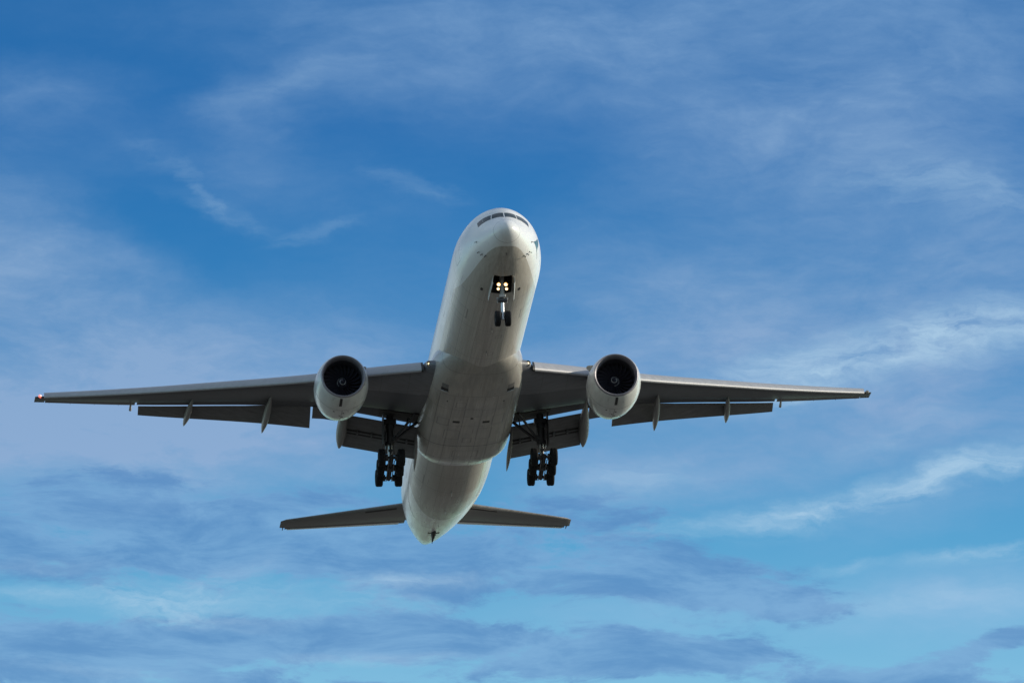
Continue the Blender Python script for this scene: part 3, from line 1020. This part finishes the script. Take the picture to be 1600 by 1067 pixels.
# ------------------------------------------------------------------ engines
for sgn in (-1, 1):
    ex0, ey0, ez0 = sgn * 9.72, 24.11, -2.97
    ax = (0, 1, .0)
    o = (ex0, ey0, ez0)
    cowl = [(.16, 1.60), (.25, 1.645), (.4, 1.70), (.7, 1.775), (1.1, 1.845), (1.6, 1.895), (2.2, 1.92), (3.0, 1.90), (3.8, 1.82), (4.5, 1.70), (5.1, 1.56), (5.35, 1.50), (5.36, 1.47), (5.0, 1.46), (4.4, 1.45)]
    eng = MB().lathe(o, ax, cowl, 96).build('engine', 'cowl', jet, angle=45)
    lip = [(.60, 1.37), (.40, 1.375), (.24, 1.395), (.12, 1.43), (.04, 1.475), (0, 1.52), (.03, 1.56), (.09, 1.585), (.16, 1.60)]
    MB().lathe(o, ax, lip, 96).build('inlet_lip', 'metal', eng, angle=60)
    MB().lathe(o, ax, [(.60, 1.37), (1.0, 1.39), (1.55, 1.415), (2.2, 1.415)], 72).build('inlet_duct', 'duct', eng)
    hub = MB().lathe(o, ax, [(2.0, 1.41), (2.0, .30)], 60)
    hub.build('fan_case', 'black', eng)
    fan = MB()
    NB = 24
    for k_ in range(NB):
        a0 = 2 * math.pi * k_ / NB
        rows = []
        for t in lin(0, 1, 8):
            r = .40 + (1.40 - .40) * t
            tw = rad(24 + 30 * t)
            ch = .26 + .13 * math.sin(math.pi * min(1, t * .9))
            lean = .16 * t * t
            row = []
            for x, y in ((-.5, 0), (-.2, .035), (.2, .035), (.5, 0), (.2, -.02), (-.2, -.02)):
                tx = x * ch * math.sin(tw) + y * math.cos(tw)
                ty = x * ch * math.cos(tw) - y * math.sin(tw)
                a = a0 + tx / r * 1.0 + lean
                row.append((o[0] + sgn * 0 + r * math.cos(a), o[1] + 1.72 + ty, o[2] + r * math.sin(a)))
            rows.append(row)
        fan.loft(rows)
    fan.build('fan', 'fan', eng, angle=50)
    MB().lathe(o, ax, [(.98, .001), (1.0, .03), (1.08, .10), (1.2, .19), (1.36, .29), (1.52, .37), (1.66, .415), (1.9, .43)], 48).build('spinner', 'spinner', eng)
    # white spiral round the cone
    sp = MB()
    cone = pchip([.98, 1.0, 1.08, 1.2, 1.36, 1.52, 1.66], [.001, .03, .10, .19, .29, .37, .415])
    inner, outer_ = [], []
    for i in range(60):
        t = i / 59
        y = 1.035 + .40 * t ** .9
        a = sgn * -t * 2 * math.pi * 1.45 + 1.2
        dy = .030 + .025 * t * (1 - t)
        for lst, yy in ((inner, y), (outer_, y + dy)):
            r = cone(yy) + .006
            lst.append((o[0] + r * math.cos(a), o[1] + yy - .004, o[2] + r * math.sin(a)))
    sp.add(inner + outer_, [(i, i + 1, i + 61, i + 60) for i in range(59)])
    sp.build('spiral_mark', 'spiral', eng)
    # core and plug
    MB().lathe(o, ax, [(4.2, 1.08), (5.0, 1.06), (5.8, .95), (6.6, .80), (6.62, .77), (6.0, .75)], 60).build('core_cowl', 'hot', eng)
    MB().lathe(o, ax, [(5.8, .52), (6.5, .46), (7.1, .25), (7.5, .02)], 40).build('exhaust_plug', 'hot', eng)
    MB().lathe(o, ax, [(4.38, 1.46), (4.38, 1.07)], 60).build('bypass_wall', 'dark', eng)
    # cowl latches and the dark vent under the lip
    cow = pchip([c_[0] for c_ in cowl[:12]], [c_[1] for c_ in cowl[:12]])

    def cowl_fn(u, v, off):
        r = cow(u) + off
        return (o[0] + r * math.cos(v), o[1] + u, o[2] + r * math.sin(v))
    vc = -math.pi / 2 + sgn * -.0 - .10 * (1 if sgn < 0 else -.02)
    mb = MB()
    patch(mb, cowl_fn, lin(.24, 1.25, 9), [vc - .055, vc, vc + .055], 0, .006)
    mb.build('vent', 'grille', eng)
    # seams of the cowl doors
    mb = MB()
    for u in (1.95, 3.75):
        patch(mb, cowl_fn, [u, u + .025], lin(-math.pi, math.pi, 73), 0, .003)
    patch(mb, cowl_fn, lin(1.97, 5.1, 20), [-math.pi / 2 - .008, -math.pi / 2 + .008], 0, .004)
    mb.build('cowl_seam', 'seal', eng)
    for (u, dv) in ((2.5, .06), (3.1, -.06), (3.5, .05), (2.3, -.3), (4.2, .35)):
        mb = MB()
        patch(mb, cowl_fn, [u, u + .14], [-math.pi / 2 + dv - .03, -math.pi / 2 + dv + .03], 0, .008)
        mb.build('latch', 'grille', eng)
    # vortex strake on the inboard shoulder
    va = math.pi / 2 + sgn * rad(52)
    rows = []
    for t in lin(0, 1, 7):
        u = 1.3 + 1.5 * t
        hgt = .02 + .42 * math.sin(math.pi * min(1, t * .62)) ** 1.2
        row = []
        for off, dv in ((-.03, -.012), (hgt, -.004), (hgt, .004), (-.03, .012)):
            r = cow(u) + off
            row.append((o[0] + r * math.cos(va + dv), o[1] + u, o[2] + r * math.sin(va + dv)))
        rows.append(row)
    MB().loft(rows).build('strake', 'cowl', eng)
    # pylon
    rows = []
    for (s_, top, bot, w) in ((25.5, -1.02, -1.4, .03), (26.3, -.92, -1.5, .16), (27.5, -.78, -1.5, .24), (29.0, -.62, -1.7, .26), (31, -.60, -1.9, .26), (33, -.75, -1.9, .22), (35, -.8, -1.35, .12), (36.2, -.7, -1.0, .02)):
        rows.append([(ex0 - w, s_, bot), (ex0 + w, s_, bot), (ex0 + w, s_, top - .1), (ex0 + w * .4, s_, top), (ex0 - w * .4, s_, top), (ex0 - w, s_, top - .1)])
    MB().loft(rows).build('pylon', 'cowl', eng, angle=40)

# ------------------------------------------------------------------ tailplane and fin
for sgn in (-1, 1):
    def tail_ends(l):
        le = (70.27 - (10.77 - l) * .767, .74 + .118 * l)
        te = (72.5 - (10.77 - l) * .36, 1.24 + .0735 * l)
        return le, te
    rings, erings = [], []
    for l in (.9, 1.8, 3, 5, 7, 9, 10.48, 10.76, 10.86):
        le, te = tail_ends(l)
        t = .10 * (1 if l < 10.5 else (.6 if l < 10.8 else .15))
        if l >= 10.4:
            le = (le[0] + (l - 10.48) * .5, le[1])
        cut = (le[0] + (te[0] - le[0]) * .74, le[1] + (te[1] - le[1]) * .74)
        n = 16
        up, lo = [], []
        c = te[0] - le[0]
        for i in range(n + 1):
            x = (1 - math.cos(math.pi * i / n)) / 2 * .74
            y = half_thick(x, t) * c
            up.append((sgn * l, le[0] + x * c, le[1] + (te[1] - le[1]) * x + y))
            lo.append((sgn * l, le[0] + x * c, le[1] + (te[1] - le[1]) * x - y))
        rings.append(up[::-1] + lo[1:])
        if l > 1.5 and l < 10.5:
            erings.append(foil_ring(sgn, l, (le[0] + .75 * c, cut[1] + (te[1] - le[1]) * .01), (te[0], te[1] + .02), .17 if l < 10 else .14))
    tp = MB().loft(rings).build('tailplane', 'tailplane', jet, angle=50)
    MB().loft(erings).build('elevator', 'tailplane', tp)
    trows = []
    for l in (2.2, 4, 6, 8, 10.3):
        le, te = tail_ends(l)
        c = te[0] - le[0]
        ux, uz = .985, .02
        trows.append(foil_ring(sgn, l, (te[0] - .12 * c, te[1] - .045 - .0135 * c), (te[0] + .05, te[1] - .03), .08))
    MB().loft(trows).build('trailing_edge', 'white', tp)
    le, te = tail_ends(10.6)
    MB().tube((sgn * 10.62, te[0] - .75, te[1] - .04), (sgn * 10.62, te[0] + .10, te[1] - .03), .06, .02, 8).build('tip_fitting', 'black', tp)
    # root gap plate, dark
    mb = MB()
    rows = []
    for l in (2.7, 4.9):
        le, te = tail_ends(l)
        c = te[0] - le[0]
        rows.append([(sgn * l, le[0] + x * c, le[1] + (te[1] - le[1]) * x - half_thick(x, .1) * c - dz) for x, dz in ((.05, .006), (.10, .006), (.10, -.05), (.05, -.05))])
    MB().loft(rows).build('root_seal', 'grille', tp)

rings, rr = [], []
for t in lin(0, 1, 10):
    h_ = 2.3 + 10.5 * t
    le, te = 58.2 + 10.6 * t, 69.3 + 3.5 * t
    c = te - le
    a, b = [], []
    for i in range(15):
        x = (1 - math.cos(math.pi * i / 14)) / 2 * .70
        y = half_thick(x, .10 if t < .98 else .05) * c
        a.append((y, le + x * c, h_))
        b.append((-y, le + x * c, h_))
    rings.append(a[::-1] + b[1:])
    yy = half_thick(.7, .1) * c * .95
    rr.append([(yy, le + .71 * c, h_), (0.02, te, h_), (-.02, te, h_), (-yy, le + .71 * c, h_)])
fin = MB().loft(rings).build('tail_fin', 'white', jet, angle=50)
MB().loft(rr[1:]).build('rudder', 'white', fin)

# ------------------------------------------------------------------ landing gear
def wheel_mesh(R, w, name, parent, c):
    tyre = [(-.30 * w, R * .56), (-.46 * w, R * .62), (-.5 * w, R * .75), (-.485 * w, R * .86), (-.43 * w, R * .94), (-.33 * w, R * .985), (-.24 * w, R),
            (-.20 * w, R), (-.19 * w, R * .975), (-.17 * w, R * .975), (-.16 * w, R), (-.05 * w, R), (-.04 * w, R * .975), (.04 * w, R * .975), (.05 * w, R),
            (.16 * w, R), (.17 * w, R * .975), (.19 * w, R * .975), (.20 * w, R), (.24 * w, R), (.33 * w, R * .985), (.43 * w, R * .94), (.485 * w, R * .86), (.5 * w, R * .75), (.46 * w, R * .62), (.30 * w, R * .56)]
    mb = MB().lathe(c, (1, 0, 0), tyre, 56, 0)
    for sg in (-1, 1):
        rim = [(sg * .30 * w, R * .57), (sg * .40 * w, R * .54), (sg * .30 * w, R * .47), (sg * .14 * w, R * .40), (sg * .16 * w, R * .22), (sg * .36 * w, R * .17), (sg * .38 * w, .001)]
        mb.lathe(c, (1, 0, 0), rim, 40, 1)
    for k_ in range(10):                            # bolts round the hub
        a = 2 * math.pi * k_ / 10
        for sg in (-1, 1):
            p = Vector(c) + Vector((sg * .14 * w, R * .31 * math.cos(a), R * .31 * math.sin(a)))
            mb.tube(p, p + Vector((sg * .05, 0, 0)), .035, .03, 8, 1)
    return mb.build(name, ['tyre', 'rim'], parent, angle=40)


# nose gear
AX = Vector((0.0, 5.90, -5.27))
TOPN = Vector((0, 5.62, -1.6))
dn = (AX - TOPN).normalized()


def on_strut(h_):
    return TOPN + dn * ((h_ - TOPN.z) / dn.z)


mb = MB()
mb.tube(TOPN, on_strut(-3.65), .17, .16, 20, 0)
mb.tube(on_strut(-3.62), on_strut(-4.12), .205, .205, 20, 1)
mb.box(on_strut(-3.70) + Vector((0, -.12, 0)), (.44, .30, .20), 0)
mb.box(on_strut(-3.98) + Vector((0, -.10, 0)), (.66, .34, .20), 1)
for sg in (-1, 1):
    mb.tube(on_strut(-3.92) + Vector((sg * .22, -.05, 0)), on_strut(-3.92) + Vector((sg * .40, -.10, .10)), .075, .06, 12, 0)
    mb.tube(on_strut(-4.02) + Vector((sg * .2, .05, 0)), on_strut(-4.05) + Vector((sg * .36, .02, -.03)), .05, .05, 12, 0)
    mb.tube(on_strut(-2.3) + Vector((sg * .14, 0, 0)), on_strut(-2.2) + Vector((sg * .62, .1, .35)), .05, .05, 12, 1)
    mb.tube(on_strut(-3.3) + Vector((sg * .1, .12, 0)), Vector((sg * .25, 6.85, -2.0)), .06, .06, 12, 1)
nose_gear = mb.build('nose_gear', ['gearwhite', 'grime'], jet)
MB().tube(on_strut(-4.1), on_strut(-5.12), .115, .115, 20).tube(on_strut(-5.05), on_strut(-5.34), .15, .15, 20).build('oleo', 'chrome', nose_gear)
MB().tube(AX + Vector((-.46, 0, 0)), AX + Vector((.46, 0, 0)), .085, .085, 16).build('axle', 'grime', nose_gear)
MB().path([on_strut(-4.1) + Vector((0, .2, 0)), on_strut(-4.6) + Vector((0, .48, 0)), on_strut(-5.1) + Vector((0, .16, 0))], .05).build('torque_link', 'steel', nose_gear)
MB().path([on_strut(-3.7) + Vector((.14, -.1, 0)), on_strut(-4.5) + Vector((.17, -.16, 0)), on_strut(-5.15) + Vector((.15, -.05, 0))], .015, 6).build('brake_hose', 'black', nose_gear)
for sg in (-1, 1):
    wheel_mesh(.545, .40, 'wheel', nose_gear, AX + Vector((sg * .36, 0, 0)))
    for (dx, h_, r) in ((.245, -2.90, .135), (.29, -3.22, .105)):
        c = on_strut(h_) + Vector((sg * dx, -.26, 0))
        m2 = MB().lathe(c + Vector((0, .16, 0)), (0, -1, 0), [(0, .03), (.04, r * .8), (.14, r * 1.08), (.18, r * 1.1), (.18, r * .98)], 24, 0, 0, (True, False))
        m2.lathe(c + Vector((0, .16, 0)), (0, -1, 0), [(.12, r * .58), (.17, r * .54), (.195, r * .30), (.20, .001)], 24, 1)
        m2.lathe(c + Vector((0, .16, 0)), (0, -1, 0), [(.12, r * .96), (.125, r * .5)], 24, 3)
        m2.tube(c + Vector((0, .1, 0)), on_strut(h_), .03, .03, 8, 2)
        m2.build('landing_light', ['reflector', 'lamp', 'steel', 'amber'], nose_gear)
# bay doors hanging open either side
for sg in (-1, 1):
    rows = []
    for s_ in lin(4.55, 6.9, 10):
        p = Vector(fus_pt(s_, -math.pi / 2 + sg * tb))
        d = .62 + .12 * (s_ - 4.55) / 2.35
        row = []
        for t, wdt in ((0.02, .02), (.35, .045), (.7, .05), (1, .02)):
            bow = sg * (.05 + .10 * math.sin(math.pi * t * .8))
            row.append((p[0] + bow + wdt, s_, p[2] - d * t + .03))
        for t, wdt in ((1, -.02), (.7, -.0), (.35, .0), (0.02, -.02)):
            bow = sg * (.05 + .10 * math.sin(math.pi * t * .8))
            row.append((p[0] + bow + wdt * 1 - .0, s_, p[2] - d * t + .03))
        rows.append(row)
    MB().loft(rows).build('nose_gear_door', 'paint', nose_gear)

# main gear
TILT = rad(10.5)
for sgn in (-1, 1):
    bog = Vector((sgn * 5.49, 37.06, -5.40))
    top = Vector((sgn * 5.42, 36.75, -1.5))
    d = (bog - top)

    def ms(h_):
        return top + d * ((h_ - top.z) / d.z)
    mb = MB()
    mb.tube(top, ms(-3.55), .27, .25, 22, 0)
    mb.tube(ms(-3.5), ms(-3.75), .33, .33, 22, 0)
    mb.tube(ms(-2.3), ms(-2.5), .32, .32, 22, 0)
    mb.box(ms(-2.05) + Vector((0, 0, 0)), (.9, .6, .36), 0)
    mb.box(ms(-3.3) + Vector((sgn * -.22, 0, 0)), (.36, .40, .34), 0)
    mb.tube(ms(-3.2) + Vector((0, .25, 0)), ms(-1.7) + Vector((0, 1.0, 0)), .09, .09, 12, 0)
    for off in (-.34, .38):
        mb.tube(ms(-1.9) + Vector((off, -.08, 0)), ms(-3.5) + Vector((off * .72, -.12, 0)), .045, .045, 10, 1)
    mb.tube(ms(-2.6) + Vector((sgn * .32, .05, 0)), ms(-4.0) + Vector((sgn * .28, .06, 0)), .07, .07, 10, 1)
    gear = mb.build('main_gear', ['grime', 'steel'], jet)
    MB().tube(ms(-3.7), ms(-5.2), .165, .165, 20).build('oleo', 'chrome', gear)
    MB().path([ms(-3.7) + Vector((0, -.3, 0)), ms(-4.35) + Vector((0, -.68, 0)), ms(-5.05) + Vector((0, -.26, 0))], .075).box(ms(-4.35) + Vector((0, -.66, 0)), (.34, .14, .16)).build('torque_link', 'grime', gear)
    # bracing struts running in to the body
    MB().tube((sgn * 5.25, 37.0, -3.38), (sgn * 3.72, 35.1, -2.0), .10, .10, 14).tube((sgn * 4.3, 35.9, -2.55), (sgn * 4.15, 36.3, -1.9), .06, .06, 10).build('side_brace', 'grime', gear)
    MB().tube((sgn * 5.2, 37.0, -3.45), (sgn * 3.42, 37.0, -1.95), .11, .11, 14).tube((sgn * 4.0, 37.0, -2.45), (sgn * 3.9, 36.9, -1.8), .05, .05, 10).build('drag_brace', 'grime', gear)
    # truck beam with three axles, front wheels tilted up
    def tr(a, up=0.0):
        return bog + Vector((0, a * math.cos(TILT) + up * math.sin(TILT), -a * math.sin(TILT) + up * math.cos(TILT)))
    mb = MB().tube(tr(-1.65), tr(1.65), .17, .15, 18, 0)
    mb.box(bog, (.5, .6, .42), 0)
    for a in (-1.47, 0, 1.47):
        mb.tube(tr(a) + Vector((-.62, 0, 0)), tr(a) + Vector((.62, 0, 0)), .11, .11, 16, 0)
        for sg in (-1, 1):
            mb.tube(tr(a) + Vector((sg * .26, 0, 0)), tr(a) + Vector((sg * .44, 0, 0)), .24, .24, 24, 0)   # brake packs
    for sg in (-1, 1):
        mb.tube(tr(-1.47, -.25) + Vector((sg * .2, 0, 0)), tr(1.47, -.25) + Vector((sg * .2, 0, 0)), .035, .035, 8, 1)
    mb.build('truck_beam', ['grime', 'steel'], gear)
    MB().tube(tr(-1.35, .12), ms(-4.3) + Vector((0, -.15, 0)), .07, .07, 12).build('tilt_actuator', 'steel', gear)
    for sg in (-1, 1):
        MB().path([ms(-3.6) + Vector((sg * .2, -.2, 0)), ms(-4.6) + Vector((sg * .30, -.35, 0)), tr(-.6, .25) + Vector((sg * .16, 0, 0)), tr(-1.35, .18) + Vector((sg * .2, 0, 0))], .022, 6).build('brake_hose', 'black', gear)
        for a in (-1.47, 0, 1.47):
            wheel_mesh(.635, .52, 'wheel', gear, tr(a) + Vector((sg * .70, 0, 0)))
    # strut door: a plate on the outboard side
    rows = []
    for h_ in lin(-1.55, -3.75, 8):
        p = ms(h_)
        w0, w1 = p.y - .75, p.y + .62
        x = p.x + sgn * .52
        rows.append([(x, w0, h_), (x + sgn * .03, (w0 + w1) / 2, h_), (x, w1, h_), (x - sgn * .05, w1, h_), (x - sgn * .04, (w0 + w1) / 2, h_), (x - sgn * .05, w0, h_)])
    MB().loft(rows).build('gear_door', 'grime', gear)
